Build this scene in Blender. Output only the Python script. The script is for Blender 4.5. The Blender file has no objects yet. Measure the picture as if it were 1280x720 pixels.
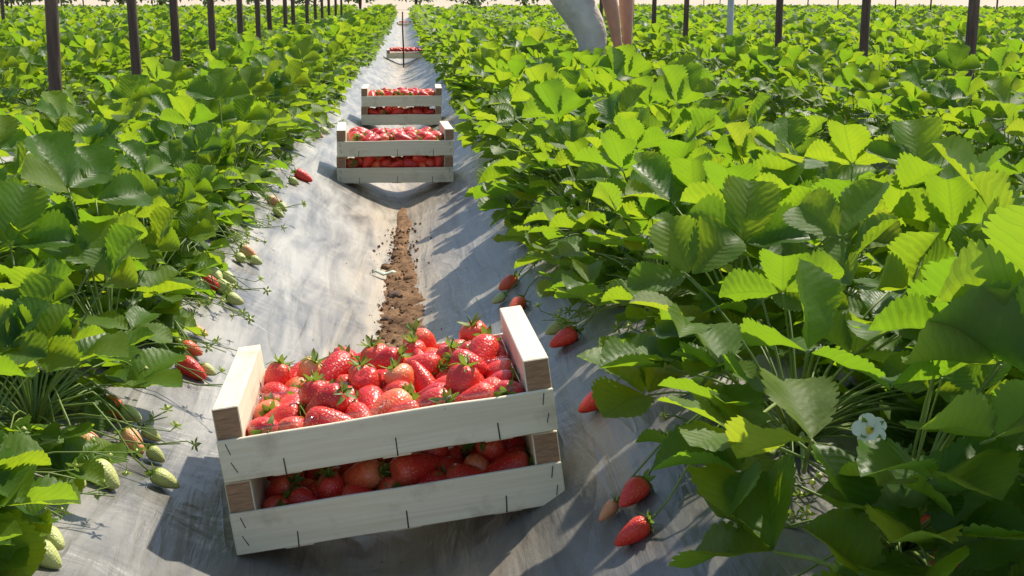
import bpy, bmesh, math, random
import numpy as np
from mathutils import Vector, Matrix, Euler, noise
R = math.radians
random.seed(7)
rng = np.random.default_rng(11)

# ------------------------------------------------------------------ camera, world, sun, exposure
FPX, CAMH, PITCH, YAW = 1600.0, 0.616, R(12.75), R(4.70)
scene = bpy.context.scene
COL = scene.collection
cam = bpy.data.cameras.new('camera')
cam.sensor_width = 36.0
cam.lens = 36.0 * FPX / 1280.0
cam.clip_start, cam.clip_end = 0.02, 4000
camo = bpy.data.objects.new('camera', cam)
COL.objects.link(camo)
camo.location = (0, 0, CAMH)
camo.rotation_euler = (math.pi / 2 - PITCH, 0, -YAW)
scene.camera = camo

SUN = Vector((0.50, 0.58, 1.0)).normalized()          # towards the sun: behind the crates and to the right
world = bpy.data.worlds.new('World')
scene.world = world
world.use_nodes = True
wn, wl = world.node_tree.nodes, world.node_tree.links
sky = wn.new('ShaderNodeTexSky')
sky.sky_type = 'NISHITA'
sky.sun_disc = False
sky.sun_elevation = math.asin(SUN.z)
sky.sun_rotation = math.atan2(SUN.x, SUN.y)
wl.new(sky.outputs[0], wn['Background'].inputs[0])
wn['Background'].inputs[1].default_value = 0.13
sl = bpy.data.lights.new('sun', 'SUN')
sl.energy, sl.angle, sl.color = 4.2, R(1.1), (1.0, 0.92, 0.78)
so = bpy.data.objects.new('sun', sl)
COL.objects.link(so)
so.rotation_euler = SUN.to_track_quat('Z', 'Y').to_euler()
scene.view_settings.view_transform = 'Standard'
scene.view_settings.look = 'None'
scene.view_settings.gamma = 1.0
scene.view_settings.use_curve_mapping = False
scene.view_settings.exposure = 0.60
scene.cycles.use_denoising = True
scene.cycles.max_bounces = 7
scene.cycles.transparent_max_bounces = 12
scene.cycles.sample_clamp_indirect = 6

# ------------------------------------------------------------------ helpers
def ray(px, py):
    """direction through a pixel of the 1280x720 photograph"""
    r, u = (px - 640) / FPX, (360 - py) / FPX
    f = math.cos(PITCH) + u * math.sin(PITCH)
    z = -math.sin(PITCH) + u * math.cos(PITCH)
    return Vector((r * math.cos(YAW) + f * math.sin(YAW), -r * math.sin(YAW) + f * math.cos(YAW), z))
def at_y(px, py, y):
    d = ray(px, py); return Vector((0, 0, CAMH)) + d * (y / d.y)
def at_z(px, py, z):
    d = ray(px, py); return Vector((0, 0, CAMH)) + d * ((z - CAMH) / d.z)
def at_x(px, x):
    """point of the vertical plane X = x seen in pixel column px (at eye height)"""
    d = ray(px, 0); return x / d.x * d.y
XF, PERIOD = -0.03, 1.2
def smooth(a, b, t):
    t = min(1, max(0, (t - a) / (b - a))); return t * t * (3 - 2 * t)
PROF = ((0, -.078), (.035, -.074), (.10, -.046), (.20, .002), (.29, .055), (.36, .088), (.44, .104), (.60, .112))
def prof(u):
    for (a, ha), (b, hb) in zip(PROF, PROF[1:]):
        if u <= b:
            return ha + (hb - ha) * (u - a) / (b - a)
    return PROF[-1][1]
def ground(x, y):
    s = (x - XF) / PERIOD
    u = abs(s - round(s)) * PERIOD
    h = (prof(max(0, u - .02)) + prof(u) + prof(min(.6, u + .02))) / 3
    if abs(x) < .7:
        h += .125 * (x + .01) * math.exp(-((y - 1.6) / .55) ** 2) * smooth(.7, .3, abs(x))   # the bed lies lower on the left by the near crates
    near = smooth(9, 4, y)
    if near > 0:
        h += near * .006 * noise.noise((x * 5, y * 3, .3))
        h += near * .004 * noise.noise((x * 16 + y * 4, y * 7, 4.1))
        h += near * .0022 * noise.noise((x * 30 - y * 16, y * 9 + x * 10, 9.1))
    return h
def pix_ground(px, py, off=0.0):
    d = ray(px, py); o = Vector((0, 0, CAMH)); t = .5
    while t < 60:
        p = o + d * t
        if p.z <= ground(p.x, p.y) + off: return p
        t += .004
    return p

def new_mesh(name, verts, faces, mats, smooth_=True, midx=None, uv=None):
    me = bpy.data.meshes.new(name)
    me.from_pydata([tuple(v) for v in verts], [], faces)
    for m in (mats if isinstance(mats, (list, tuple)) else [mats]): me.materials.append(m)
    if smooth_: me.polygons.foreach_set('use_smooth', [True] * len(me.polygons))
    if midx is not None: me.polygons.foreach_set('material_index', midx)
    if uv is not None:
        l = me.uv_layers.new(name='UVMap')
        li = np.empty(len(me.loops), dtype=np.int32); me.loops.foreach_get('vertex_index', li)
        l.data.foreach_set('uv', np.asarray(uv, dtype=np.float32)[li].ravel())
    me.update()
    return me
def link(name, me, parent=None, mat=None):
    o = bpy.data.objects.new(name, me); COL.objects.link(o)
    if parent is not None: o.parent = parent
    if mat is not None: o.matrix_basis = mat
    return o
def tag(o, label=None, cat=None, group=None, kind=None):
    if label: o['label'] = label
    if cat: o['category'] = cat
    if group: o['group'] = group
    if kind: o['kind'] = kind
    return o
def empty(name, mat, label, cat, group=None):
    o = bpy.data.objects.new(name, None); COL.objects.link(o); o.matrix_basis = mat
    o.empty_display_size = .05
    return tag(o, label, cat, group)
def copy_tree(o, parent=None):
    c = o.copy(); COL.objects.link(c); c.parent = parent
    for ch in o.children: copy_tree(ch, c)
    return c
class Geo:
    """collects vertices and faces of one mesh"""
    def __init__(s): s.v, s.f, s.m, s.uv = [], [], [], []
    def add(s, v, f, mi=0, uv=None):
        n = len(s.v); s.v += [tuple(p) for p in v]
        s.f += [tuple(i + n for i in q) for q in f]; s.m += [mi] * len(f)
        s.uv += list(uv) if uv is not None else [(.5, .5)] * len(v)
    def tube(s, pts, rad, n=6, mi=0, cap=True):
        pts = [Vector(p) for p in pts]; base = len(s.v); prev = None
        rad = rad if isinstance(rad, (list, tuple)) else [rad] * len(pts)
        for i, p in enumerate(pts):
            t = (pts[min(i + 1, len(pts) - 1)] - pts[max(i - 1, 0)]).normalized()
            if prev is None: a = t.orthogonal().normalized()
            else: a = (prev - t * prev.dot(t)).normalized()
            prev = a; b = t.cross(a)
            for k in range(n):
                w = 2 * math.pi * k / n
                s.v.append(tuple(p + (a * math.cos(w) + b * math.sin(w)) * rad[i])); s.uv.append((.5, .5))
        for i in range(len(pts) - 1):
            for k in range(n):
                s.f.append((base + i * n + k, base + i * n + (k + 1) % n, base + (i + 1) * n + (k + 1) % n, base + (i + 1) * n + k)); s.m.append(mi)
        if cap:
            s.f.append(tuple(base + k for k in reversed(range(n)))); s.m.append(mi)
            s.f.append(tuple(base + (len(pts) - 1) * n + k for k in range(n))); s.m.append(mi)
    def mesh(s, name, mats, smooth_=True): return new_mesh(name, s.v, s.f, mats, smooth_, s.m, s.uv)
def bevel_box(name, x0, x1, y0, y1, z0, z1, mats, bev=.0012, end=None, seed=0, warp=0.0):
    """bevelled board; faces looking along +-y get material 1 if end is set"""
    bm = bmesh.new()
    bmesh.ops.create_cube(bm, size=1)
    for v in bm.verts:
        v.co = Vector(((x0 + x1) / 2 + v.co.x * (x1 - x0), (y0 + y1) / 2 + v.co.y * (y1 - y0), (z0 + z1) / 2 + v.co.z * (z1 - z0)))
    long = max((x1 - x0, 0), (y1 - y0, 1), (z1 - z0, 2))[1]
    es = [e for e in bm.edges if abs((e.verts[0].co - e.verts[1].co)[long]) > 1e-6]
    bmesh.ops.subdivide_edges(bm, edges=es, cuts=5)
    if warp:
        for v in bm.verts:
            v.co.z += warp * noise.noise((v.co.x * 9 + seed, v.co.y * 9, seed * 3.3))
            v.co.y += warp * .6 * noise.noise((v.co.x * 7 + seed, v.co.z * 5, seed * 1.3 + 5))
    sharp = [e for e in bm.edges if e.calc_face_angle(0) > .7]
    bmesh.ops.bevel(bm, geom=sharp, offset=bev, segments=1, affect='EDGES')
    if end:
        for f in bm.faces:
            if abs(f.normal.y) > .9: f.material_index = 1
    me = bpy.data.meshes.new(name); bm.to_mesh(me); bm.free()
    for m in (mats if isinstance(mats, (list, tuple)) else [mats]): me.materials.append(m)
    return me

# ------------------------------------------------------------------ materials
class N:
    def __init__(s, name):
        s.mat = bpy.data.materials.new(name); s.mat.use_nodes = True
        s.t = s.mat.node_tree; s.n, s.l = s.t.nodes, s.t.links
        s.bsdf = s.n['Principled BSDF']; s.out = s.n['Material Output']
    def new(s, typ, **kw):
        nd = s.n.new('ShaderNode' + typ)
        for k, v in kw.items(): setattr(nd, k, v)
        return nd
    def put(s, sock, v):
        if isinstance(v, bpy.types.NodeSocket): s.l.new(v, sock)
        elif v is not None:
            if hasattr(sock.default_value, '__len__') and not isinstance(v, (int, float)):
                v = tuple(v) + (1,) * (len(sock.default_value) - len(v)) if len(v) < len(sock.default_value) else v
            sock.default_value = v
    def math(s, op, a, b=None, c=None, clamp=False):
        nd = s.new('Math', operation=op, use_clamp=clamp)
        for i, v in enumerate((a, b, c)):
            if v is not None: s.put(nd.inputs[i], v)
        return nd.outputs[0]
    def mix(s, fac, a, b, blend='MIX'):
        nd = s.new('MixRGB', blend_type=blend)
        s.put(nd.inputs[0], fac); s.put(nd.inputs[1], a); s.put(nd.inputs[2], b)
        return nd.outputs[0]
    def coord(s, which='Object'): return s.new('TexCoord').outputs[which]
    def mapping(s, vec, scale=(1, 1, 1), loc=(0, 0, 0)):
        nd = s.new('Mapping'); s.put(nd.inputs[0], vec)
        nd.inputs['Scale'].default_value = scale; nd.inputs['Location'].default_value = loc
        return nd.outputs[0]
    def noise(s, vec, scale, detail=4, rough=.55, dist=0):
        nd = s.new('TexNoise'); s.put(nd.inputs['Vector'], vec)
        nd.inputs['Scale'].default_value = scale; nd.inputs['Detail'].default_value = detail
        nd.inputs['Roughness'].default_value = rough; nd.inputs['Distortion'].default_value = dist
        return nd.outputs[0]
    def voro(s, vec, scale, feature='F1', rnd=1.0):
        nd = s.new('TexVoronoi', feature=feature); s.put(nd.inputs['Vector'], vec)
        nd.inputs['Scale'].default_value = scale; nd.inputs['Randomness'].default_value = rnd
        return nd.outputs[0]
    def ramp(s, fac, stops):
        nd = s.new('ValToRGB'); s.put(nd.inputs[0], fac)
        e = nd.color_ramp.elements
        while len(e) < len(stops): e.new(.5)
        for i, (p, c) in enumerate(stops):
            e[i].position = p; e[i].color = tuple(c) + (1,) if len(c) == 3 else c
        return nd.outputs[0]
    def rng(s, v, a, b, c, d):
        nd = s.new('MapRange'); s.put(nd.inputs[0], v)
        for i, x in enumerate((a, b, c, d)): nd.inputs[i + 1].default_value = x
        return nd.outputs[0]
    def bump(s, h, strength=.3, dist=.01, normal=None):
        nd = s.new('Bump'); nd.inputs['Strength'].default_value = strength; nd.inputs['Distance'].default_value = dist
        s.put(nd.inputs['Height'], h)
        if normal is not None: s.l.new(normal, nd.inputs['Normal'])
        return nd.outputs[0]
    def set(s, **kw):
        for k, v in kw.items(): s.put(s.bsdf.inputs[k.replace('_', ' ')], v)
        return s.mat

def mat_leaf(name, dark=(.050, .122, .013), light=(.110, .20, .018), tr0=(.21, .38, .011), tr1=(.44, .54, .016), under=(.14, .22, .09), fac=.55):
    m = N(name)
    uv = m.coord('UV'); sp = m.new('SeparateXYZ'); m.put(sp.inputs[0], uv)
    u = m.math('ABSOLUTE', m.math('MULTIPLY_ADD', sp.outputs[0], 2.0, -1.0)); v = sp.outputs[1]
    # side veins run forward and outward from the midrib
    ph = m.math('FRACT', m.math('MULTIPLY_ADD', m.math('SUBTRACT', v, m.math('MULTIPLY', u, .34)), 8.5, m.math('MULTIPLY', m.noise(m.coord('Object'), 34, 3), 2.0)))
    tri = m.math('ABSOLUTE', m.math('MULTIPLY_ADD', ph, 2.0, -1.0))          # 1 on the vein, 0 between
    vein = m.rng(tri, .84, 1.0, 0, 1); mid = m.rng(u, .0, .055, 1, 0)
    vv = m.math('MAXIMUM', vein, mid)
    oi = m.new('ObjectInfo').outputs['Random']; gi = m.new('NewGeometry')
    rnd = m.math('FRACT', m.math('ADD', m.math('MULTIPLY', oi, 7.13), gi.outputs['Random Per Island']))
    nz = m.noise(m.coord('Object'), 26, 3)
    c = m.mix(rnd, dark, light)
    c = m.mix(m.rng(nz, .35, .75, 0, .45), c, (.05, .13, .012))
    c = m.mix(m.math('MULTIPLY', vv, .16), c, (.16, .27, .07))
    blot = m.rng(m.noise(m.coord('Object'), 55, 2), .72, .82, 0, .5)
    c = m.mix(blot, c, (.16, .13, .03)); dry = m.rng(rnd, .984, .990, 0, .12); c = m.mix(dry, c, (.24, .15, .055))
    c = m.mix(gi.outputs['Backfacing'], c, m.mix(.5, c, under))
    hgt = m.math('ADD', m.math('MULTIPLY', tri, -1.0), m.math('MULTIPLY', nz, .6))
    hgt = m.math('ADD', hgt, m.math('MULTIPLY', m.noise(m.coord('Object'), 140, 3), 1.6)); bp = m.bump(hgt, .30, .0012)
    rough = m.math('ADD', m.rng(rnd, 0, 1, .40, .58), m.math('MULTIPLY', gi.outputs['Backfacing'], .25))
    m.set(Base_Color=c, Roughness=rough, Normal=bp, Specular_IOR_Level=.36)
    tr = m.new('BsdfTranslucent')
    t = m.mix(m.math('POWER', rnd, 1.3), tr0, tr1); t = m.mix(m.rng(nz, .3, .7, 0, .4), t, (.20, .38, .012))
    t = m.mix(m.math('MULTIPLY', vv, .5), t, (.13, .27, .02))
    t = m.mix(dry, t, (.35, .22, .06))
    m.put(tr.inputs[0], t); m.put(tr.inputs['Normal'], bp)
    mx = m.new('MixShader'); mx.inputs[0].default_value = fac
    m.l.new(m.bsdf.outputs[0], mx.inputs[1]); m.l.new(tr.outputs[0], mx.inputs[2]); m.l.new(mx.outputs[0], m.out.inputs[0])
    return m.mat
LEAF = mat_leaf('strawberry_leaf')
def mat_stem(name, c0, c1):
    m = N(name); nz = m.noise(m.coord(), 60, 2)
    oi = m.new('ObjectInfo').outputs['Random']
    c = m.mix(m.math('MULTIPLY_ADD', nz, .6, m.math('MULTIPLY', oi, .4), clamp=True), c0, c1)
    m.set(Base_Color=c, Roughness=.5)
    tr = m.new('BsdfTranslucent'); m.put(tr.inputs[0], (.40, .48, .06))
    mx = m.new('MixShader'); mx.inputs[0].default_value = .25
    m.l.new(m.bsdf.outputs[0], mx.inputs[1]); m.l.new(tr.outputs[0], mx.inputs[2]); m.l.new(mx.outputs[0], m.out.inputs[0])
    return m.mat
STEM = mat_stem('petiole_green', (.10, .20, .03), (.26, .33, .08))
def mat_calyx():
    m = N('calyx_green'); nz = m.noise(m.coord(), 90, 2); oi = m.new('ObjectInfo').outputs['Random']
    m.set(Base_Color=m.mix(m.math('MULTIPLY_ADD', nz, .7, m.math('MULTIPLY', oi, .3)), (.05, .13, .015), (.20, .32, .05)), Roughness=.55)
    tr = m.new('BsdfTranslucent'); m.put(tr.inputs[0], (.35, .5, .05))
    mx = m.new('MixShader'); mx.inputs[0].default_value = .3
    m.l.new(m.bsdf.outputs[0], mx.inputs[1]); m.l.new(tr.outputs[0], mx.inputs[2]); m.l.new(mx.outputs[0], m.out.inputs[0])
    return m.mat
CALYX = mat_calyx()
def mat_berry(name, body, body2, shoulder, sh_amt, seed=(.75, .47, .12), rough=.33):
    m = N(name); ob = m.coord()
    oi = m.new('ObjectInfo').outputs['Random']
    d = m.voro(ob, 235, rnd=.55)
    seedm = m.rng(d, .16, .26, 1, 0)
    dim = m.rng(d, .10, .55, 0, 1)
    z = m.new('SeparateXYZ'); m.put(z.inputs[0], ob)
    top = m.rng(m.math('ADD', z.outputs[2], m.math('MULTIPLY', m.noise(ob, 60, 2), .010)), .004, .020, 0, 1)
    c = m.mix(m.noise(m.mapping(ob, loc=(.1, .2, .3)), 45, 3), body, body2)
    c = m.mix(m.math('MULTIPLY', oi, .55), c, body2)
    c = m.mix(m.math('MULTIPLY', top, m.math('MULTIPLY', oi, sh_amt)), c, shoulder)
    c = m.mix(m.math('MULTIPLY', seedm, .5), c, seed)
    h = m.math('ADD', dim, m.math('MULTIPLY', seedm, .55))
    m.set(Base_Color=c, Roughness=rough, Normal=m.bump(h, .5, .0013), Specular_IOR_Level=.5, Subsurface_Weight=.18, Subsurface_Radius=(.006, .0016, .0008), Subsurface_Scale=1.0)
    return m.mat
B_DEEP = mat_berry('strawberry_deep_red', (.52, .016, .018), (.66, .030, .026), (.66, .10, .06), .4)
B_RED = mat_berry('strawberry_bright_red', (.66, .028, .022), (.76, .048, .032), (.80, .22, .10), .6)
B_ORANGE = mat_berry('strawberry_orange_red', (.74, .060, .026), (.82, .15, .055), (.82, .40, .18), .9)
B_BLUSH = mat_berry('strawberry_blush', (.72, .22, .11), (.66, .38, .17), (.55, .52, .22), 1.0, (.5, .38, .1), .4)
B_GREEN = mat_berry('strawberry_unripe_green', (.38, .44, .13), (.52, .54, .20), (.40, .48, .13), 1.0, (.32, .33, .05), .42)

def mat_wood(name, axis, pale=(.84, .765, .59), tan=(.73, .63, .45)):
    m = N(name); ob = m.coord()
    oi = m.new('ObjectInfo').outputs['Random']
    off = m.new('CombineXYZ'); 
    for i in range(3): m.put(off.inputs[i], m.math('MULTIPLY', oi, 3.7 + i))
    vec = m.new('VectorMath', operation='ADD'); m.put(vec.inputs[0], ob); m.put(vec.inputs[1], off.outputs[0])
    sc = [260, 260, 260]; sc[axis] = 7
    g = m.noise(m.mapping(vec.outputs[0], tuple(sc)), 1, 4, .6, .4)
    sc2 = [60, 60, 60]; sc2[axis] = 2.0
    g2 = m.noise(m.mapping(vec.outputs[0], tuple(sc2)), 1, 3, .5, .8)
    c = m.mix(m.rng(g, .3, .75, 0, 1), pale, tan)
    c = m.mix(m.rng(g2, .45, .75, 0, .4), c, (.62, .52, .35))
    dirt = m.rng(m.noise(vec.outputs[0], 14, 5, .65), .56, .74, 0, .5)
    c = m.mix(dirt, c, (.33, .27, .19))
    m.set(Base_Color=c, Roughness=.62, Normal=m.bump(g, .35, .0008), Specular_IOR_Level=.3)
    return m.mat
WOODX, WOODY = mat_wood('poplar_board_long', 0), mat_wood('poplar_board_short', 1)
def mat_endgrain():
    m = N('poplar_end_grain'); ob = m.coord()
    g = m.noise(m.mapping(ob, (60, 60, 420)), 1, 4, .6, .6)
    m.set(Base_Color=m.mix(m.rng(g, .3, .7, 0, 1), (.42, .25, .14), (.25, .135, .075)), Roughness=.75, Normal=m.bump(g, .3, .0008))
    return m.mat
ENDG = mat_endgrain()
def mat_simple(name, c, rough=.5, metal=0, var=.25, scale=30, bump=.2, dist=.002):
    m = N(name); nz = m.noise(m.coord(), scale, 5)
    m.set(Base_Color=m.mix(m.rng(nz, .3, .7, 0, 1), tuple(x * (1 - var) for x in c), tuple(min(1, x * (1 + var)) for x in c)), Roughness=rough, Metallic=metal, Normal=m.bump(nz, bump, dist))
    return m.mat
STAPLE = mat_simple('staple_steel', (.10, .09, .085), .45, .8)
def mat_film():
    m = N('mulch_film'); ob = m.coord()
    sp = m.new('SeparateXYZ'); m.put(sp.inputs[0], ob)
    nz = m.noise(ob, 4.5, 6, .6, .3)
    st = m.noise(m.mapping(ob, (20, 2.2, 12)), 1, 5, .6, .7)       # creases along the row
    st2 = m.noise(m.mapping(ob, (6, 7, 6)), 1, 3, .5, 1.2)
    fine = m.noise(ob, 160, 3)
    # dusty strip along the furrow bottom
    s = m.math('DIVIDE', m.math('SUBTRACT', sp.outputs[0], XF), PERIOD)
    u = m.math('MULTIPLY', m.math('ABSOLUTE', m.math('SUBTRACT', s, m.math('ROUND', s))), PERIOD)
    low = m.rng(m.math('ADD', u, m.math('MULTIPLY', m.math('SUBTRACT', nz, .5), .16)), .03, .20, 1, 0)
    pale_streak = m.math('MULTIPLY', m.rng(m.math('ADD', m.math('MULTIPLY', st, .85), m.math('MULTIPLY', nz, .25)), .40, .72, 0, 1), m.rng(sp.outputs[1], 1.1, 2.3, .30, .85))  # pale streaks along the row, weaker towards the near end of the film
    c = m.mix(m.rng(nz, .3, .7, 0, 1), (.052, .049, .044), (.125, .118, .107))
    c = m.mix(pale_streak, c, (.37, .352, .315))
    c = m.mix(m.math('MULTIPLY', low, m.rng(st, .35, .65, .25, .85)), c, (.42, .32, .205))
    spk = m.rng(m.voro(ob, 46), .05, .09, 1, 0)
    c = m.mix(m.math('MULTIPLY', spk, m.rng(m.noise(ob, 9, 2), .55, .62, 0, 1)), c, (.06, .045, .03))
    rough = m.math('ADD', m.rng(nz, .3, .7, .34, .46), m.math('MULTIPLY', pale_streak, .14))
    cr = m.math('POWER', m.math('SUBTRACT', 1.0, m.math('ABSOLUTE', m.math('MULTIPLY_ADD', m.noise(m.mapping(ob, (7, 1.6, 7), (.3, 0, 0)), 1, 3, .5, 1.1), 2.0, -1.0))), 9.0)
    fine = m.math('ADD', fine, m.math('MULTIPLY', cr, 2.6))
    h = m.math('ADD', m.math('ADD', m.math('MULTIPLY', st, .8), m.math('MULTIPLY', st2, 1.2)), m.math('MULTIPLY', fine, .07))
    m.set(Base_Color=c, Roughness=rough, Normal=m.bump(h, .55, .012), Specular_IOR_Level=.75)
    return m.mat
FILM = mat_film()
def mat_soil(name, a, b, sc=40):
    m = N(name); ob = m.coord(); nz = m.noise(ob, sc, 6, .65); n2 = m.noise(ob, sc * .2, 3)
    m.set(Base_Color=m.mix(m.rng(m.math('ADD', m.math('MULTIPLY', nz, .6), m.math('MULTIPLY', n2, .4)), .38, .62, 0, 1), a, b), Roughness=.95, Normal=m.bump(nz, .8, .012), Specular_IOR_Level=.15)
    return m.mat
SOIL = mat_soil('furrow_soil', (.10, .054, .030), (.29, .170, .092), 45)
SAND = mat_soil('pale_sand', (.40, .33, .24), (.54, .46, .35), .6)
STONE = mat_soil('dark_stone', (.10, .065, .05), (.20, .135, .10), 70)
def mat_post():  # brown, rain-streaked
    m = N('weathered_post'); ob = m.coord()
    g = m.noise(m.mapping(ob, (50, 50, 5)), 1, 5, .65, .5)
    c = m.mix(m.rng(g, .3, .7, 0, 1), (.045, .028, .020), (.15, .095, .065))
    c = m.mix(m.rng(m.noise(m.mapping(ob, (9, 9, 3)), 1, 5), .48, .68, 0, .8), c, (.20, .13, .085))
    m.set(Base_Color=c, Roughness=.85, Normal=m.bump(g, 1.0, .012))
    return m.mat
POST = mat_post()
GALV = mat_simple('galvanised_steel', (.42, .44, .46), .45, .6, .15, 20)
SKIN = mat_simple('skin', (.50, .24, .155), .5, 0, .12, 18, .1, .001)
TROUSER = mat_simple('grey_cotton', (.54, .50, .43), .85, 0, .16, 9, .9, .03)
SHIRT = mat_simple('white_shirt', (.68, .68, .66), .85, 0, .08, 20, .4, .006)
HAIR = mat_simple('dark_hair', (.03, .02, .015), .5)
BOOT = mat_simple('boot_rubber', (.05, .05, .045), .5)
PETAL = mat_simple('white_petal', (.83, .83, .78), .6, 0, .06, 40, .2)
POLLEN = mat_simple('flower_centre', (.72, .52, .06), .7, 0, .3, 300, .6)
DEADLEAF = mat_simple('dry_leaf', (.42, .46, .36), .7)
def mat_punnet():
    m = N('clear_punnet'); m.set(Base_Color=(.95, .97, .97), Roughness=.08)
    tp = m.new('BsdfTransparent'); tp.inputs[0].default_value = (.93, .95, .95, 1)
    fr = m.new('LayerWeight'); fr.inputs[0].default_value = .35
    mx = m.new('MixShader'); m.put(mx.inputs[0], m.rng(fr.outputs['Facing'], 0, 1, .06, .5))
    gl = m.new('BsdfGlossy'); gl.inputs['Roughness'].default_value = .12
    m.l.new(tp.outputs[0], mx.inputs[1]); m.l.new(gl.outputs[0], mx.inputs[2]); m.l.new(mx.outputs[0], m.out.inputs[0])
    return m.mat
PUNNET = mat_punnet()

# ------------------------------------------------------------------ ground and field
def build_setting():
    # terrain sheet to the horizon
    v, f = [], []
    ys = [-30, 0, 20, 44, 46, 60, 90, 140, 250, 500, 1000, 2500]; xs = [-2500, -600, -150, -60, -20, 0, 20, 60, 150, 600, 2500]
    for y in ys:
        for x in xs: v.append((x, y, -.16))
    nx = len(xs)
    for j in range(len(ys) - 1):
        for i in range(nx - 1): f.append((j * nx + i, j * nx + i + 1, (j + 1) * nx + i + 1, (j + 1) * nx + i))
    tag(link('terrain', new_mesh('terrain', v, f, SAND)), kind='structure')
    # mulch film over the beds and furrows
    xs = list(np.arange(-.70, .70, .018)); x = .70
    while x < 2.1: xs.append(x); x += .05
    while x < 19: xs.append(x); x += .1
    x = -.75
    while x > -2.1: xs.insert(0, x); x -= .05
    while x > -17: xs.insert(0, x); x -= .1
    ys = []; y = .35
    while y < 45.0: ys.append(y); y += .016 + .021 * max(0, y - 1.2)
    ys.append(45.0)
    v = [(x, y, ground(x, y)) for y in ys for x in xs]; nx = len(xs)
    f = [(j * nx + i, j * nx + i + 1, (j + 1) * nx + i + 1, (j + 1) * nx + i) for j in range(len(ys) - 1) for i in range(nx - 1)]
    tag(link('mulch_film_beds', new_mesh('mulch_film_beds', v, f, FILM)), kind='structure')
    # bare soil where the two sheets of film part at the furrow bottom
    def half(y, side):
        w = .054 + .030 * noise.noise((side * 7, y * 3.2, 1.1)) + .016 * noise.noise((side * 3, y * 11, 2.2)) + .009 * noise.noise((side * 5, y * 30, 7))
        w *= .12 + 1.0 * math.exp(-((y - 2.75) / .62) ** 2) + .35 * math.exp(-((y - 3.9) / .4) ** 2) + .3 * math.exp(-((y - 8.6) / 1.0) ** 2)
        return max(.001, w) * smooth(2.0, 2.5, y)
    v, f = [], []; K = 13; y = 1.72; rows = 0
    while y < 12:
        l, r = half(y, 1), half(y, 2); c0 = XF + .012 + .010 * noise.noise((0, y * 1.5, 3))
        for k in range(K):
            t = k / (K - 1) * 2 - 1
            x = c0 + (l * t if t < 0 else r * t)
            e = 1 - t * t
            z = ground(x, y) - .007 * abs(t) ** 3 + .008 * e ** .5 * min(1, (l + r) / .05) + e * min(1, (l + r) / .06) * (.016 * noise.noise((x * 40, y * 34, 1)) + .006 * noise.noise((x * 95, y * 90, 2)))
            v.append((x, y, z - (.03 if l + r < .03 else 0)))
        rows += 1; y += .010 + .012 * max(0, y - 3)
    f = [(j * K + i, j * K + i + 1, (j + 1) * K + i + 1, (j + 1) * K + i) for j in range(rows - 1) for i in range(K - 1)]
    tag(link('furrow_soil', new_mesh('furrow_soil', v, f, SOIL)), kind='structure')
    # crumbs of soil on the strip and the film beside it
    g = Geo(); rd = random.Random(3)
    for _ in range(900):
        y = 2.0 + 1.9 * rd.random(); x = XF + .012 + rd.gauss(0, .028) * (1 if rd.random() < .98 else 3)
        s = .0013 + .006 * rd.random() ** 3; o = Vector((x, y, ground(x, y) + .006 * math.exp(-((x - XF) / .04) ** 2) + s * .3))
        q = Euler((rd.random() * 6, rd.random() * 6, rd.random() * 6)).to_matrix()
        vs = [o + q @ (Vector(p) * s * rd.uniform(.6, 1.3)) for p in ((1, 0, 0), (-1, 0, 0), (0, 1, 0), (0, -1, 0), (0, 0, 1), (0, 0, -1))]
        g.add(vs, [(0, 2, 4), (2, 1, 4), (1, 3, 4), (3, 0, 4), (2, 0, 5), (1, 2, 5), (3, 1, 5), (0, 3, 5)])
    tag(link('soil_crumbs', g.mesh('soil_crumbs', SOIL, False)), 'brown crumbs of soil scattered along the furrow bottom', 'soil', kind='stuff')
build_setting()

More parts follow.
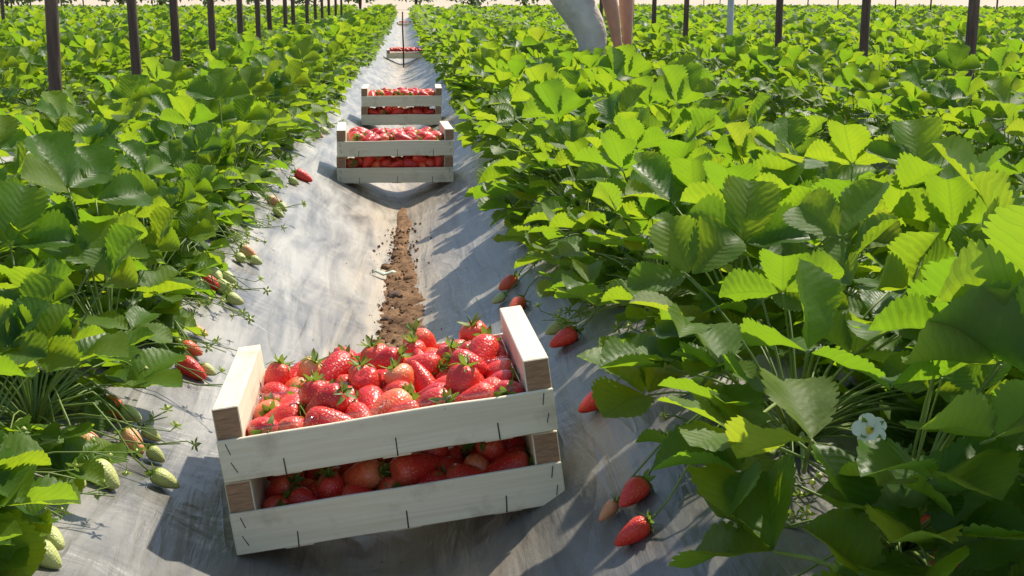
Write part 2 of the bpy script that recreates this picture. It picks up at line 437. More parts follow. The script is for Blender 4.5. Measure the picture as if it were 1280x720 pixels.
def lump(name, r, seed, mat, sub=2, flat=(1, 1, .6), amp=.35):
    bm = bmesh.new(); bmesh.ops.create_icosphere(bm, subdivisions=sub + 1, radius=1)
    for vv in bm.verts:
        k = 1 + amp * noise.noise(vv.co * 1.3 + Vector((seed, 0, 0))) + amp * .4 * noise.noise(vv.co * 3.5 + Vector((0, seed, 0)))
        vv.co = Vector((vv.co.x * flat[0], vv.co.y * flat[1], vv.co.z * flat[2])) * k * r
    me = bpy.data.meshes.new(name); bm.to_mesh(me); bm.free(); me.materials.append(mat)
    me.polygons.foreach_set('use_smooth', [True] * len(me.polygons))
    return me
def stones():
    for px, py, r, seed, fl, lab in ((483, 403, .013, 1, (1.1, .9, .7), 'rounded dark brown stone in the furrow just behind the nearest crates'),
                                     (494, 374, .022, 5, (1.35, .8, .5), 'flat dark clod at the near end of the bare soil strip'),
                                     (512, 352, .014, 9, (1.2, .9, .7), 'brown clod on the right edge of the bare soil strip'),
                                     (497, 322, .020, 14, (1.6, .9, .55), 'broad lumpy clod in the middle of the bare soil strip'),
                                     (483, 336, .013, 19, (1.2, 1, .6), 'small clod on the left of the bare soil strip')):
        p = pix_ground(px, py); p.z = ground(p.x, p.y) + r * .35
        o = link('soil_clod' if 'clod' in lab else 'stone', lump('clod', r, seed, STONE if seed in (1, 5) else SOIL, 2, fl), None, Matrix.Translation(p) @ Matrix.Rotation(seed, 4, 'Z'))
        tag(o, lab, 'clod' if 'clod' in lab else 'stone')
    # a shred of pale film / dry leaf lying across the soil
    p = pix_ground(470, 346); g = Geo(); vs, fs = [], []
    for i in range(7):
        t = i / 6
        for k in (-1, 1):
            vs.append((t * .062 - .01, k * .009 * math.sin(math.pi * (t * .8 + .1)), .004 * math.sin(t * 9) + .006 + k * .002))
    fs = [(2 * i, 2 * i + 2, 2 * i + 3, 2 * i + 1) for i in range(6)]
    g.add(vs, fs)
    o = link('dry_leaf', g.mesh('dry_leaf', DEADLEAF), None, Matrix.Translation((p.x, p.y, ground(p.x, p.y) + .006)) @ Matrix.Rotation(-.25, 4, 'Z'))
    o.modifiers.new('thickness', 'SOLIDIFY').thickness = .0012
    tag(o, 'pale grey green dry leaf lying across the left of the soil strip', 'leaf')
stones()

# ------------------------------------------------------------------ crates
CW, CD, CH, PH, EB = .40, .30, .0895, .052, .031
def crate_meshes():
    M = {}
    for i in range(3):
        M['plank%d' % i] = bevel_box('plank', -CW / 2, CW / 2, -.0055, 0, 0, PH, [WOODX], .0010, seed=i + 1, warp=.0022)
    M['end_board'] = bevel_box('end_board', -EB / 2, EB / 2, 0, CD, .004, CH - .0005, [WOODY, ENDG], .0012, end=True, seed=7, warp=.0012)
    M['batten'] = bevel_box('bottom_batten', -.017, .017, -.0035, CD + .0035, -.0022, .0028, [WOODY], .0005)
    M['slat'] = bevel_box('bottom_slat', -CW / 2 + .0015, CW / 2 - .0015, -.026, .026, .003, .0065, [WOODX], .0004, seed=3, warp=.001)
    s = Geo(); s.tube([(0, 0, -.009), (0, 0, .009)], .00075, 5)
    M['staple'] = s.mesh('staple', STAPLE)
    return M
CM = crate_meshes()
def crate(mat, label, staples=True, seed=0):
    rd = random.Random(seed)
    e = empty('wooden_crate', mat, label, 'crate', 'wooden crates standing along the furrow')
    fp = link('side_plank', CM['plank%d' % (seed % 3)], e, Matrix.Translation((0, 0, 0)))
    link('side_plank', CM['plank%d' % ((seed + 1) % 3)], e, Matrix.Translation((0, CD, 0)) @ Matrix.Rotation(math.pi, 4, 'Z'))
    for s in (-1, 1): link('end_board', CM['end_board'], e, Matrix.Translation((s * (CW / 2 - EB / 2), 0, 0)) @ (Matrix.Rotation(math.pi, 4, 'Z') @ Matrix.Translation((0, -CD, 0)) if s > 0 else Matrix()))
    for x in (-.125, .005, .128): link('bottom_batten', CM['batten'], e, Matrix.Translation((x, 0, 0)))
    for y in (.034, .092, .150, .208, .266): link('bottom_slat', CM['slat'], e, Matrix.Translation((0, y, 0)))
    if staples:
        for x, z, a, k in ((-.187, .040, -18, .8), (-.186, .017, -22, .8), (.187, .041, 12, .8), (.189, .017, 14, .7), (-.125, .009, 3, 1.1), (.005, .011, 2, 1.25), (.128, .010, 3, 1.15)):
            link('staple', CM['staple'], fp, Matrix.Translation((x + rd.uniform(-.002, .002), -.0058, z)) @ Matrix.Rotation(R(a + rd.uniform(-4, 4)), 4, 'Y') @ Matrix.Scale(k, 4))
    return e

# ------------------------------------------------------------------ strawberries
def berry_mesh(name, mat, seed, n=14, rings=12):
    P = [(.0155, 0), (.0172, .006), (.0170, .0115), (.0140, .0160), (.0085, .0190), (.0010, .0202), (-.0065, .0190), (-.0135, .0165), (-.0200, .0132), (-.0260, .0095), (-.0305, .0055), (-.0330, 0)]
    rd = random.Random(seed); ex, ey = rd.uniform(1.0, 1.14), rd.uniform(.88, 1.0); ln = rd.uniform(1.12, 1.5)
    v, f = [], []
    for i, (z, r) in enumerate(P):
        if r == 0: v.append((0, 0, z * (ln if z < 0 else 1))); continue
        for k in range(n):
            a = 2 * math.pi * k / n
            w = 1 + .07 * noise.noise((math.cos(a) * 1.5, math.sin(a) * 1.5, z * 60 + seed * 5)) + .04 * math.cos(3 * a + seed)
            v.append((.93 * r * ex * w * math.cos(a), .93 * r * ey * w * math.sin(a), z * (ln if z < 0 else 1)))
    for k in range(n): f.append((0, 1 + k, 1 + (k + 1) % n))
    nr = len(P) - 2
    for i in range(nr - 1):
        for k in range(n):
            a = 1 + i * n; f.append((a + k, a + n + k, a + n + (k + 1) % n, a + (k + 1) % n))
    last = len(v) - 1; a = 1 + (nr - 1) * n
    for k in range(n): f.append((a + k, last, a + (k + 1) % n))
    return new_mesh(name, v, f, mat)
def calyx_mesh(seed):
    g = Geo(); rd = random.Random(seed); n = rd.choice((8, 9, 10))
    for k in range(n):
        a = 2 * math.pi * (k + rd.uniform(-.25, .25)) / n; L = rd.uniform(.013, .021); w = rd.uniform(.0032, .0045); up = rd.uniform(-.3, 1.0)
        ca, sa = math.cos(a), math.sin(a); vs = []
        for i in range(5):
            t = i / 4; r = .002 + L * t * (1 - .25 * up * t); z = .0155 + .0035 * math.sin(t * 2.2) + up * .012 * t * t - (.010 * t * t if up < .2 else 0)
            ww = w * (1 - (abs(t - .35) / .68) ** 2) if i < 4 else 0
            for q in (-1, 0, 1): vs.append((ca * r - sa * q * ww, sa * r + ca * q * ww, z + abs(q) * .0012))
        fs = []
        for i in range(4):
            for q in (0, 1): fs.append((i * 3 + q, i * 3 + q + 1, i * 3 + q + 4, i * 3 + q + 3))
        g.add(vs, fs)
    g.tube([(0, 0, .015), (.001, .001, .022), (.004 * math.cos(seed), .004 * math.sin(seed), .030)], [.0018, .0012, .0011], 5)
    return g.mesh('calyx', CALYX)
CALYXES = [calyx_mesh(i) for i in range(5)]
BM = {k: [berry_mesh('strawberry', m, i + 10 * j) for i in range(4)] for j, (k, m) in enumerate((('deep', B_DEEP), ('red', B_RED), ('orange', B_ORANGE), ('blush', B_BLUSH), ('green', B_GREEN)))}

def pile(n, x0, x1, y0, y1, z0, seed, ztop=.12, it=900, sc=(.86, 1.12)):
    """settle n two-ball bodies in a box: returns shoulder centre, tip centre and size of each"""
    r_ = np.random.default_rng(seed)
    s = r_.uniform(sc[0], sc[1], n)
    ra, rb, L = .0172 * s, .0122 * s, .0245 * s
    A = np.stack([r_.uniform(x0 + .02, x1 - .02, n), r_.uniform(y0 + .02, y1 - .02, n), z0 + .02 + r_.uniform(0, 1, n) * (ztop - z0) * 1.5], 1)
    d = r_.normal(size=(n, 3)); d[:, 2] *= .45; d /= np.linalg.norm(d, axis=1)[:, None]
    B = A + d * L[:, None]
    P = np.concatenate([A, B]); rad = np.concatenate([ra, rb]); V = np.zeros_like(P)
    m = len(P); same = np.zeros((m, m), bool); ar = np.arange(n); same[ar, ar + n] = same[ar + n, ar] = True; same[np.arange(m), np.arange(m)] = True
    S = (rad[:, None] + rad[None, :]) * .97
    for k in range(it):
        V *= .90; V[:, 2] -= .00022; Q = P + V
        for _ in range(2):
            D = Q[:, None, :] - Q[None, :, :]; dist = np.linalg.norm(D, axis=2) + 1e-9
            pen = np.where((dist < S) & ~same, S - dist, 0)
            Q += np.sum(D / dist[..., None] * (pen * .32)[..., None], axis=1)
            dv = Q[n:] - Q[:n]; dl = np.linalg.norm(dv, axis=1)[:, None] + 1e-9
            c = dv / dl * (dl - L[:, None]) * .5; Q[:n] += c; Q[n:] -= c
            Q[:, 0] = np.clip(Q[:, 0], x0 + rad, x1 - rad); Q[:, 1] = np.clip(Q[:, 1], y0 + rad, y1 - rad); Q[:, 2] = np.maximum(Q[:, 2], z0 + rad)
        V = (Q - P); nv = np.linalg.norm(V, axis=1)[:, None]; V *= np.minimum(1, .004 / (nv + 1e-9)); P = Q
    return P[:n], P[n:], s
COLW = {'deep': 'deep red', 'red': 'bright red', 'orange': 'orange red'}
def fill(cr, n, box, seed, where, cal=.8, group=None, kinds=(('deep', .32), ('red', .57), ('orange', .11)), it=900):
    A, B, s = pile(n, *box, seed, it=it); rd = random.Random(seed); M = cr.matrix_basis
    x0, x1, y0, y1, z0 = box
    zs = np.sort(A[:, 2]); zt = zs[int(len(zs) * .45)]
    made = {}
    for i in range(n):
        a, b = Vector(A[i]), Vector(B[i])
        t = rd.random(); kind = 'deep' if t < kinds[0][1] else 'red' if t < kinds[0][1] + kinds[1][1] else 'orange'
        q = (a - b).to_track_quat('Z', 'Y').to_matrix().to_4x4()
        m = M @ Matrix.Translation(a) @ q @ Matrix.Rotation(rd.random() * 6.28, 4, 'Z') @ Matrix.Scale(s[i], 4)
        o = link('strawberry', BM[kind][rd.randrange(4)], None, m)
        fx = (a.x - x0) / (x1 - x0); fy = (a.y - y0) / (y1 - y0)
        col = 'left end' if fx < .2 else 'left half' if fx < .42 else 'centre' if fx < .6 else 'right half' if fx < .82 else 'right end'
        rowt = '' if y1 - y0 < .15 else 'front ' if fy < .34 else 'middle ' if fy < .67 else 'back '
        d = (b - a); tip = 'tip left' if d.x < -.012 else 'tip right' if d.x > .012 else 'tip forward' if d.y < 0 else 'tip away'
        lay = ', on top' if a.z > zt and y1 - y0 > .15 else ''
        lab = '%s %sstrawberry %s, %s%s, %s' % (COLW[kind], rowt, where, col, lay, tip)
        tag(o, lab, 'strawberry', group); made.setdefault(lab, []).append((a.x, o))
        if rd.random() < cal:
            link('calyx', CALYXES[rd.randrange(5)], o, Matrix.Rotation(rd.random() * 6, 4, 'Z'))
    for lab, os_ in made.items():
        os_.sort(key=lambda t: t[0])
        if len(os_) in (3, 4):
            for w_, (_x, o_) in zip(('leftmost', 'middle', 'rightmost') if len(os_) == 3 else ('leftmost', 'left-hand', 'right-hand', 'rightmost'), os_): o_['label'] = w_ + ' ' + lab
        if len(os_) == 2:
            os_[0][1]['label'] = 'left-hand ' + lab; os_[1][1]['label'] = 'right-hand ' + lab
def punnets(cr, z):
    rd = random.Random(5); g = Geo(); w, d, h = .080, .138, .049; N_ = 20
    def ring(hw, hd, r, z):
        pts = []
        for k in range(N_):
            c = k // 5; a = math.pi / 2 * (c + (k % 5) / 4.0)
            cx, cy = (hw - r, hd - r)
            ox = (cx, -cx, -cx, cx)[c]; oy = (cy, cy, -cy, -cy)[c]
            pts.append((ox + r * math.cos(a), oy + r * math.sin(a), z))
        return pts
    rs = [ring(w / 2 - .006, d / 2 - .006, .012, 0), ring(w / 2 - .002, d / 2 - .002, .014, h * .9), ring(w / 2 - .002, d / 2 - .002, .014, h), ring(w / 2, d / 2, .015, h + .001), ring(w / 2, d / 2, .015, h - .003)]
    v = [p for r_ in rs for p in r_]; f = [tuple(range(N_))]
    for i in range(len(rs) - 1):
        for k in range(N_): f.append((i * N_ + k, i * N_ + (k + 1) % N_, (i + 1) * N_ + (k + 1) % N_, (i + 1) * N_ + k))
    me = new_mesh('punnet', v, f, PUNNET)
    for iy, wy in ((0, 'front'), (1, 'back')):
        for ix, wx in ((0, 'at the left end'), (1, 'left of centre'), (2, 'right of centre'), (3, 'at the right end')):
            o = link('punnet', me, None, cr.matrix_basis @ Matrix.Translation((-.1245 + .083 * ix, .0775 + .145 * iy, z)) @ Matrix.Rotation(rd.uniform(-.02, .02), 4, 'Z'))
            tag(o, 'clear plastic %s punnet %s under the berries of the nearest top crate' % (wy, wx), 'punnet', 'clear punnets in the nearest top crate')

def build_crates():
    # the nearest stack of two, tilted with the bed
    M = Matrix.Translation((-.0125, 1.449, -.0062)) @ Euler((R(-1.4), R(-7.4), R(1.4)), 'XYZ').to_matrix().to_4x4()
    lo = crate(M, 'lower wooden crate of the nearest stack, tilted on the black film', True, 0)
    hi = crate(M @ Matrix.Translation((.0011, .001, CH + .0025)), 'upper wooden crate of the nearest stack, heaped with ripe strawberries', True, 1)
    fill(lo, 42, (-.166, .166, .026, .165, .016), 21, 'behind gap of nearest lower crate', .8, 'strawberries in the lower crate of the nearest stack')
    fill(hi, 78, (-.167, .167, .010, .292, .024), 4, 'in nearest top crate', .82, 'strawberries heaped in the nearest top crate')
    punnets(hi, .0075)
    # second and third stacks, the single crates further on
    def stack(px0, px1, pyb, n, yaw, words, counts, seed, st=False):
        pc = at_z((px0 + px1) / 2, pyb, 0.0)
        dep = FPX * CW / (px1 - px0)
        d = ray((px0 + px1) / 2, pyb); fwd = d.x * math.sin(YAW) * math.cos(PITCH) + d.y * math.cos(YAW) * math.cos(PITCH) - d.z * math.sin(PITCH)
        p = Vector((0, 0, CAMH)) + d * (dep / fwd)
        for k in range(n):
            nm = words[k]
            c = crate(Matrix.Translation((p.x + .003 * k, p.y, p.z + k * (CH + .0025))) @ Euler((0, 0, R(yaw + k)), 'XYZ').to_matrix().to_4x4(), nm[0], st, seed + k)
            nb, band = counts[k]
            if nb: fill(c, nb, (-.166, .166, .009, .10, .043) if band else (-.167, .167, .009, .292, .036 if n == 2 else .072), seed + k, nm[1], .6, 'strawberries ' + nm[1], it=500)
        return p
    stack(422, 567, 228, 2, 1.0, (('lower wooden crate of the second stack along the furrow', 'behind gap of second lower crate'), ('upper wooden crate of the second stack, heaped with strawberries', 'in second top crate')), ((26, True), (48, False)), 30, True)
    stack(452, 552, 156, 2, -1.5, (('lower wooden crate of the third stack along the furrow', 'behind gap of third lower crate'), ('upper wooden crate of the third stack, heaped with strawberries', 'in third top crate')), ((22, True), (42, False)), 40)
    stack(484, 531, 73, 1, 2.0, (('single wooden crate of strawberries beyond the three stacks, behind a thin stake', 'in single crate behind stake'),), ((56, False),), 50)
    stack(496, 516, 32, 1, 0, (('farthest wooden crate of strawberries, near the end of the furrow', 'in farthest crate'),), ((14, False),), 60)
build_crates()

# ------------------------------------------------------------------ strawberry leaves
def leaflet(L, W, fold, droop, curl, seed, n=8, mids=True):
    """one toothed leaflet along +y, midrib at x = 0; returns verts, faces, uv"""
    rd = random.Random(seed); v, f, uv = [], [], []
    def width(t): return W * (t ** .58) * max(0, 1 - t ** 4.2) ** .5 * 1.13
    def T(i): return 1 - (1 - i / n) ** 1.35
    twist = rd.uniform(-.25, .25); asym = rd.uniform(-.12, .12)
    def pos(x, t, ed=0):
        s = abs(x) / W
        z = abs(x) * math.tan(fold) * (1 - .35 * s) + curl * L * s * s * t - droop * L * t * t + .30 * droop * L * t
        z += .006 * L * math.sin((t - .30 * s) * 9 * 6.283 / 1.0 * .5 + seed) * s
        z += .085 * L * noise.noise((x * 38 + seed, t * 3.4, seed * .7)) * (.35 + s) + twist * x * t
        return (x, t * L, z)
    def pu(x, t): return (.5 + .5 * max(-1, min(1, x / max(1e-5, width(max(.04, min(.97, t))) if 0 else W))), t)
    rows = []
    for i in range(n + 1):
        t = T(i); w = width(t) if 0 < i < n else (.03 * W if i == 0 else .30 * W)
        row = []
        for q in ((-1, -.55, 0, .55, 1) if mids else (-1, 0, 1)):
            x = q * w * (1 + asym * (1 if q > 0 else -1))
            row.append(len(v)); v.append(pos(x, t)); uv.append((.5 + .5 * x / W, t))
        rows.append(row)
    m = len(rows[0])
    for i in range(n):
        for k in range(m - 1): f.append((rows[i][k], rows[i][k + 1], rows[i + 1][k + 1], rows[i + 1][k]))
    for i in range(1, n):                          # rounded teeth on the margin
        for side, e in ((-1, 0), (1, m - 1)):
            a, b = rows[i][e], rows[i + 1][e]
            w0 = width(T(i)); w1 = width(T(i + 1)) if i + 1 < n else .3 * W; cs = []
            for k_, fr in enumerate((.42, .84)):
                tt = T(i + fr); x = side * (w0 + (w1 - w0) * fr + (.085, .095)[k_] * W * (.45 if i == n - 1 else 1)) * (1 + asym * side)
                p = pos(x, tt); cs.append(len(v)); v.append((p[0], p[1], p[2] + rd.uniform(-.02, .03) * W)); uv.append((.5 + .5 * x / W, tt))
            f.append((a, b, cs[1], cs[0]) if side < 0 else (a, cs[0], cs[1], b))
    c = len(v); v.append(pos(0, 1.035)); uv.append((.5, 1.0)); e = rows[n]
    f.append((e[0], e[m // 2], c)); f.append((e[m // 2], e[-1], c))
    f = [q if len(q) == 3 else q for q in f]
    return v, [tuple(reversed(q)) if False else q for q in f], uv
def petiole_path(Lp, tilt, bend, n=6):
    pts = [Vector((0, 0, 0))]; a = tilt * .55
    for i in range(n):
        a += (tilt * .9 + bend) / n * .9
        pts.append(pts[-1] + Vector((0, math.sin(a), math.cos(a))) * Lp / n)
    return pts, a
def leaf_proto(k, total, lvl):
    """lvl 2: petiole mesh + three leaflet meshes with matrices; lvl 1/0: one joined mesh"""
    rd = random.Random(100 + k); q = k / (total - 1)
    tilt = R(6 + 80 * q + rd.uniform(-6, 6)); Lp = rd.uniform(.175, .265) * (1 - .26 * q)
    pts, a = petiole_path(Lp, tilt, R(rd.uniform(0, 25)))
    pitch = R(rd.uniform(20, 58) - 46 * q); roll = R(rd.uniform(-22, 22)); yw = R(rd.uniform(-35, 35))
    tip = Matrix.Translation(pts[-1]) @ Matrix.Rotation(yw, 4, 'Z') @ Matrix.Rotation(pitch, 4, 'X') @ Matrix.Rotation(roll, 4, 'Y')
    size = rd.uniform(.053, .077)
    fold = R(rd.uniform(14, 42)); droop = rd.uniform(.05, .42); curl = rd.uniform(-.14, .34)
    blades = []
    for j, (ang, sc) in enumerate(((0, 1.0), (R(rd.uniform(62, 84)), .93), (-R(rd.uniform(62, 84)), .93))):
        L = size * sc * rd.uniform(.94, 1.06); W = L * rd.uniform(.44, .53)
        mm = tip @ Matrix.Rotation(ang, 4, 'Z') @ Matrix.Rotation(R(rd.uniform(-8, 26)), 4, 'X') @ Matrix.Translation((0, .004, 0))
        n, mids = {2: (11, True), 1: (8, False), 0: (3, False)}[lvl]
        blades.append((leaflet(L, W, fold * rd.uniform(.8, 1.3), droop * rd.uniform(.7, 1.2), curl, k * 10 + j, n, mids), mm))
    return pts, blades
NPROTO = 24
NEAR = []
for k in range(NPROTO):
    pts, blades = leaf_proto(k, NPROTO, 2); g = Geo()
    g.tube(pts, [.0018 - .0007 * i / 6 for i in range(7)], 6, 0)
    NEAR.append((g.mesh('leaf_petiole', STEM), [(new_mesh('leaflet', v, f, LEAF, True, None, uv), mm) for (v, f, uv), mm in blades], pts[-1]))
MID = []
for k in range(NPROTO):
    pts, blades = leaf_proto(k, NPROTO, 1); g = Geo(); g.tube(pts[::2], .0019, 3, 1, False)
    for (v, f, uv), mm in blades: g.add([mm @ Vector(p) for p in v], f, 0, uv)
    MID.append((g.mesh('leaf', [LEAF, STEM]), pts[-1]))
LOW = []
def low_leaf(k):
    pts, blades = leaf_proto(k, NPROTO, 0); V, F, U = [], [], []
    for (v, f, uv), mm in blades:
        # a folded six-sided blade per leaflet
        L = max(p[1] for p in v); W = max(abs(p[0]) for p in v); zt = v[-1][2]
        b = len(V); sh = [(0, 0, 0), (-W, L * .55, .25 * W), (-W * .62, L * .93, .1 * W + zt * .8), (0, L, zt), (W * .62, L * .93, .1 * W + zt * .8), (W, L * .55, .25 * W), (0, L * .55, zt * .4)]
        V += [tuple(mm @ Vector(p)) for p in sh]; U += [(.5 + .5 * p[0] / W, p[1] / L) for p in sh]
        F += [(b, b + 6, b + 1), (b, b + 5, b + 6), (b + 6, b + 3, b + 2), (b + 6, b + 2, b + 1), (b + 6, b + 5, b + 4), (b + 6, b + 4, b + 3)]
    return V, F, U
LOW = [low_leaf(k) for k in range(NPROTO)]

# flower stalks: thin arching trusses with small green fruitlets, shared by the plants
def truss_mesh(seed):
    g = Geo(); rd = random.Random(seed)
    for _ in range(rd.randint(4, 7)):
        a = rd.random() * 6.28; L = rd.uniform(.10, .21); el = R(rd.uniform(15, 55)); pts = []
        for i in range(6):
            t = i / 5; r = L * t * math.cos(el * (1 - .4 * t)); z = L * t * math.sin(el) - .11 * t * t * L / .15 * .9
            pts.append((r * math.cos(a + .2 * t), r * math.sin(a + .2 * t), .01 + max(-.02, z)))
        g.tube(pts, [.0014, .0013, .0012, .0011, .0010, .0008], 4, 0, False)
        e = Vector(pts[-1])
        for _ in range(rd.randint(1, 3)):
            d = Vector((rd.uniform(-1, 1), rd.uniform(-1, 1), rd.uniform(-.4, .6))).normalized()
            q = e + d * rd.uniform(.012, .03); g.tube([Vector(pts[4]), e * .5 + q * .5 + Vector((0, 0, .004)), q], .0008, 4, 0, False)
            for s in range(5):
                w = 6.28 * s / 5; o1 = d.orthogonal().normalized(); o2 = d.cross(o1); dd = (o1 * math.cos(w) + o2 * math.sin(w))
                side = d.cross(dd) * .0022
                g.add([q, q + dd * .006 + side + d * .002, q + dd * .011 + d * .003, q + dd * .006 - side + d * .002], [(0, 1, 2, 3)], 1)
            v = [q + d * .004 + Vector(p) * .0042 for p in ((1, 0, 0), (-1, 0, 0), (0, 1, 0), (0, -1, 0), (0, 0, 1), (0, 0, -1))]
            g.add(v, [(0, 2, 4), (2, 1, 4), (1, 3, 4), (3, 0, 4), (2, 0, 5), (1, 2, 5), (3, 1, 5), (0, 3, 5)], 2)
    return g.mesh('fruit_stalks', [STEM, CALYX, B_GREEN])
TRUSS = [truss_mesh(i) for i in range(6)]

# ------------------------------------------------------------------ plants
def in_view(x, y, margin=.35):
    r = x * math.cos(YAW) - y * math.sin(YAW); f = x * math.sin(YAW) + y * math.cos(YAW)
    return f > .3 and abs(r) < f * .40 + margin
LINES = []       # (x of the planting line, row words, line words)
ORD = ['', 'first', 'second', 'third', 'fourth', 'fifth', 'sixth', 'seventh', 'eighth', 'ninth', 'tenth', 'eleventh', 'twelfth', 'thirteenth']
def ordw(n):
    if n < len(ORD): return ORD[n]
    return '%d%s' % (n, {1: 'st', 2: 'nd', 3: 'rd'}.get(n % 10 if n % 100 // 10 != 1 else 0, 'th'))
for r_ in range(-12, 14):
    c = XF + (r_ + .5) * PERIOD
    right = r_ >= 0; k = r_ + 1 if right else -r_
    for s in (-1, 1):
        inner = (s < 0) == right
        LINES.append((c + s * .155, '%s %s-hand row' % (ordw(k), 'right' if right else 'left'), 'near side' if inner else 'far side', k))
cands = []
for x, rw, lw, k in LINES:
    y = .72 + (.15 if lw == 'far side' else 0) + .03 * (k % 3); i = 0
    while y < 43.5:
        yy = y + random.uniform(-.03, .03); xx = x + random.uniform(-.03, .03)
        if in_view(xx, yy) and not (k == 1 and x > 0 and yy < .78) : cands.append((math.hypot(xx, yy), xx, yy, rw, lw, x))
        y += .285 if k <= 3 else .30
cands.sort()
INDIV, REST = cands[:300], cands[300:]
count = {}
PLANTS = []
def ok_tip(p, r=.06):
    if (p - Vector((0, 0, CAMH))).length < .62: return False
    u = abs(p.x - XF)
    lim = (.315 - .03 * smooth(4, 8, p.y)) if p.x < XF else (.245 - .09 * smooth(1.9, 2.6, p.y) + .10 * smooth(4.0, 5.5, p.y))
    if u < lim: return False
    if u < .34 and p.z > ground(p.x, p.y) + .24: return False
    return True
def pixel(p):
    x, y, z = p.x, p.y, p.z - CAMH
    r = x * math.cos(YAW) - y * math.sin(YAW); fw = x * math.sin(YAW) + y * math.cos(YAW)
    d = fw * math.cos(PITCH) - z * math.sin(PITCH); u = fw * math.sin(PITCH) + z * math.cos(PITCH)
    return 640 + FPX * r / d, 360 - FPX * u / d
def clear_spot(p, y):
    # the open places of the right foreground: the low folded leaf and the flower stand free
    a, b = pixel(p)
    return not ((p.y < 1.5 and 815 < a < 985 and 590 < b < 760) or (p.y < 1.25 and 1005 < a < 1150 and 478 < b < 600) or (p.y < 1.7 and 735 < a < 835 and 565 < b < 705))
for n_, (dist, x, y, rw, lw, lx) in enumerate(INDIV):
    key = (rw, lw); count[key] = count.get(key, 0) + 1
    z = ground(x, y); rd = random.Random(1000 + n_)
    sc = rd.uniform(.88, 1.14) * (1.07 if rw.startswith('first right') else 1.03)
    e = empty('strawberry_plant', Matrix.Translation((x, y, z)),
              'strawberry plant, %s from camera on the %s of the %s' % (ordw(count[key]), lw, rw), 'strawberry plant', 'strawberry plants growing in rows')
    PLANTS.append((e, x, y, z))
    near = dist < 3.3
    nl = 43 if near else 30
    for i in range(nl):
        q = (i + .5) / nl; k = min(NPROTO - 1, int((q ** .9) * NPROTO)); 
        for _ in range(5):
            az = i * 2.39996 + rd.uniform(-.5, .5) + n_ + _ * 1.1
            m = Matrix.Rotation(az, 4, 'Z') @ Matrix.Rotation(R(rd.uniform(-7, 7)), 4, 'X') @ Matrix.Rotation(R(rd.uniform(-7, 7)), 4, 'Y') @ Matrix.Scale(sc * rd.uniform(.70, 1.10), 4)
            tip = m @ (NEAR[k][2] if near else MID[k][1]) 
            tw = tip + Vector((x, y, z)); outw = tw + (Vector((tip.x, tip.y, 0)).normalized() * .055)
            good = ok_tip(outw) and clear_spot(outw, y) and clear_spot(tw, y) and clear_spot(Vector((x, y, z)) + tip * .62 + Vector((0, 0, .02)), y)
            if good: break
        if not good: continue
        if near:
            pm, bl, _t = NEAR[k]; lf = link('leaf', pm, e, m)
            for me, mm in bl: link('leaflet', me, lf, mm)
        else: link('leaf', MID[k][0], e, m)
    if dist < 9:
        for _ in range(3 if near else 1): link('fruit_stalks', TRUSS[rd.randrange(6)], e, Matrix.Rotation(rd.random() * 6.28, 4, 'Z'))

# the big folded leaf lying low over the film in the right foreground
def big_leaf(base, off, mid, moff, near, ends, upv=(0, -.55, .85)):
    tipw = pix_ground(*base, off)
    e, x, y, z = min(PLANTS, key=lambda q: (q[1] - near[0]) ** 2 + (q[2] - near[1]) ** 2)
    tip = tipw - Vector((x, y, z)); g = Geo()
    a = pix_ground(*mid, moff) - Vector((x, y, z))
    g.tube([(0, 0, .005), (a * .6) + Vector((0, 0, .03)), a, a.lerp(tip, .55) + Vector((0, 0, .004)), tip], [.0026, .0026, .0024, .0022, .0018], 8)
    lf = link('leaf', g.mesh('leaf_petiole', STEM), e)
    for j, (px, py, oo, L, W, fold, roll) in enumerate(ends):
        d = (pix_ground(px, py, oo) - tipw).normalized(); uv_ = Vector(upv); up = (uv_ - d * d.dot(uv_)).normalized()
        xx = d.cross(up); m = Matrix((xx, d, up)).transposed().to_4x4()
        v, f, uv = leaflet(L, W, R(fold), .18, .12, int(base[0]) + j, 11, True)
        link('leaflet', new_mesh('leaflet', v, f, LEAF, True, None, uv), lf, Matrix.Translation(tip) @ m @ Matrix.Rotation(R(roll), 4, 'Y') @ Matrix.Translation((0, .003, 0)))
big_leaf((968, 690), .055, (1075, 722), .05, (.50, 1.12), ((838, 692, .045, .104, .048, 26, 22), (868, 600, .075, .100, .044, 44, 8), (955, 585, .10, .086, .040, 46, -30)))
big_leaf((1015, 552), .165, (1005, 590), .07, (.50, 1.30), ((905, 560, .155, .076, .038, 22, 18), (985, 470, .20, .078, .040, 26, 0), (1060, 610, .14, .070, .036, 24, -12)), (.15, -.1, 1))
big_leaf((905, 462), .150, (950, 520), .07, (.50, 1.30), ((800, 440, .12, .072, .036, 28, 20), (868, 392, .19, .074, .037, 30, -10), (965, 482, .16, .070, .036, 20, -20)), (.25, .1, 1))
big_leaf((1010, 440), .190, (1000, 510), .09, (.50, 1.30), ((905, 410, .19, .080, .041, 24, 12), (1010, 365, .24, .082, .042, 28, 5), (1100, 470, .17, .074, .038, 22, -14)), (.2, .15, 1))
big_leaf((930, 560), .09, (965, 570), .06, (.50, 1.30), ((845, 540, .075, .066, .033, 24, 10), (915, 500, .13, .064, .032, 30, 0), (960, 625, .07, .060, .030, 24, -12)), (.1, -.2, 1))
big_leaf((1268, 590), .13, (1330, 640), .08, (.50, .95), ((1120, 610, .12, .096, .050, 14, 10), (1200, 690, .09, .090, .046, 18, -15), (1215, 500, .16, .080, .042, 22, 20)), (0, -.35, .93))
big_leaf((-18, 640), .06, (-60, 660), .05, (-.52, 1.3), ((72, 628, .035, .085, .044, 10, 0), (20, 700, .03, .075, .038, 16, 10), (25, 570, .07, .075, .038, 20, 10)), (.1, -.4, .9))

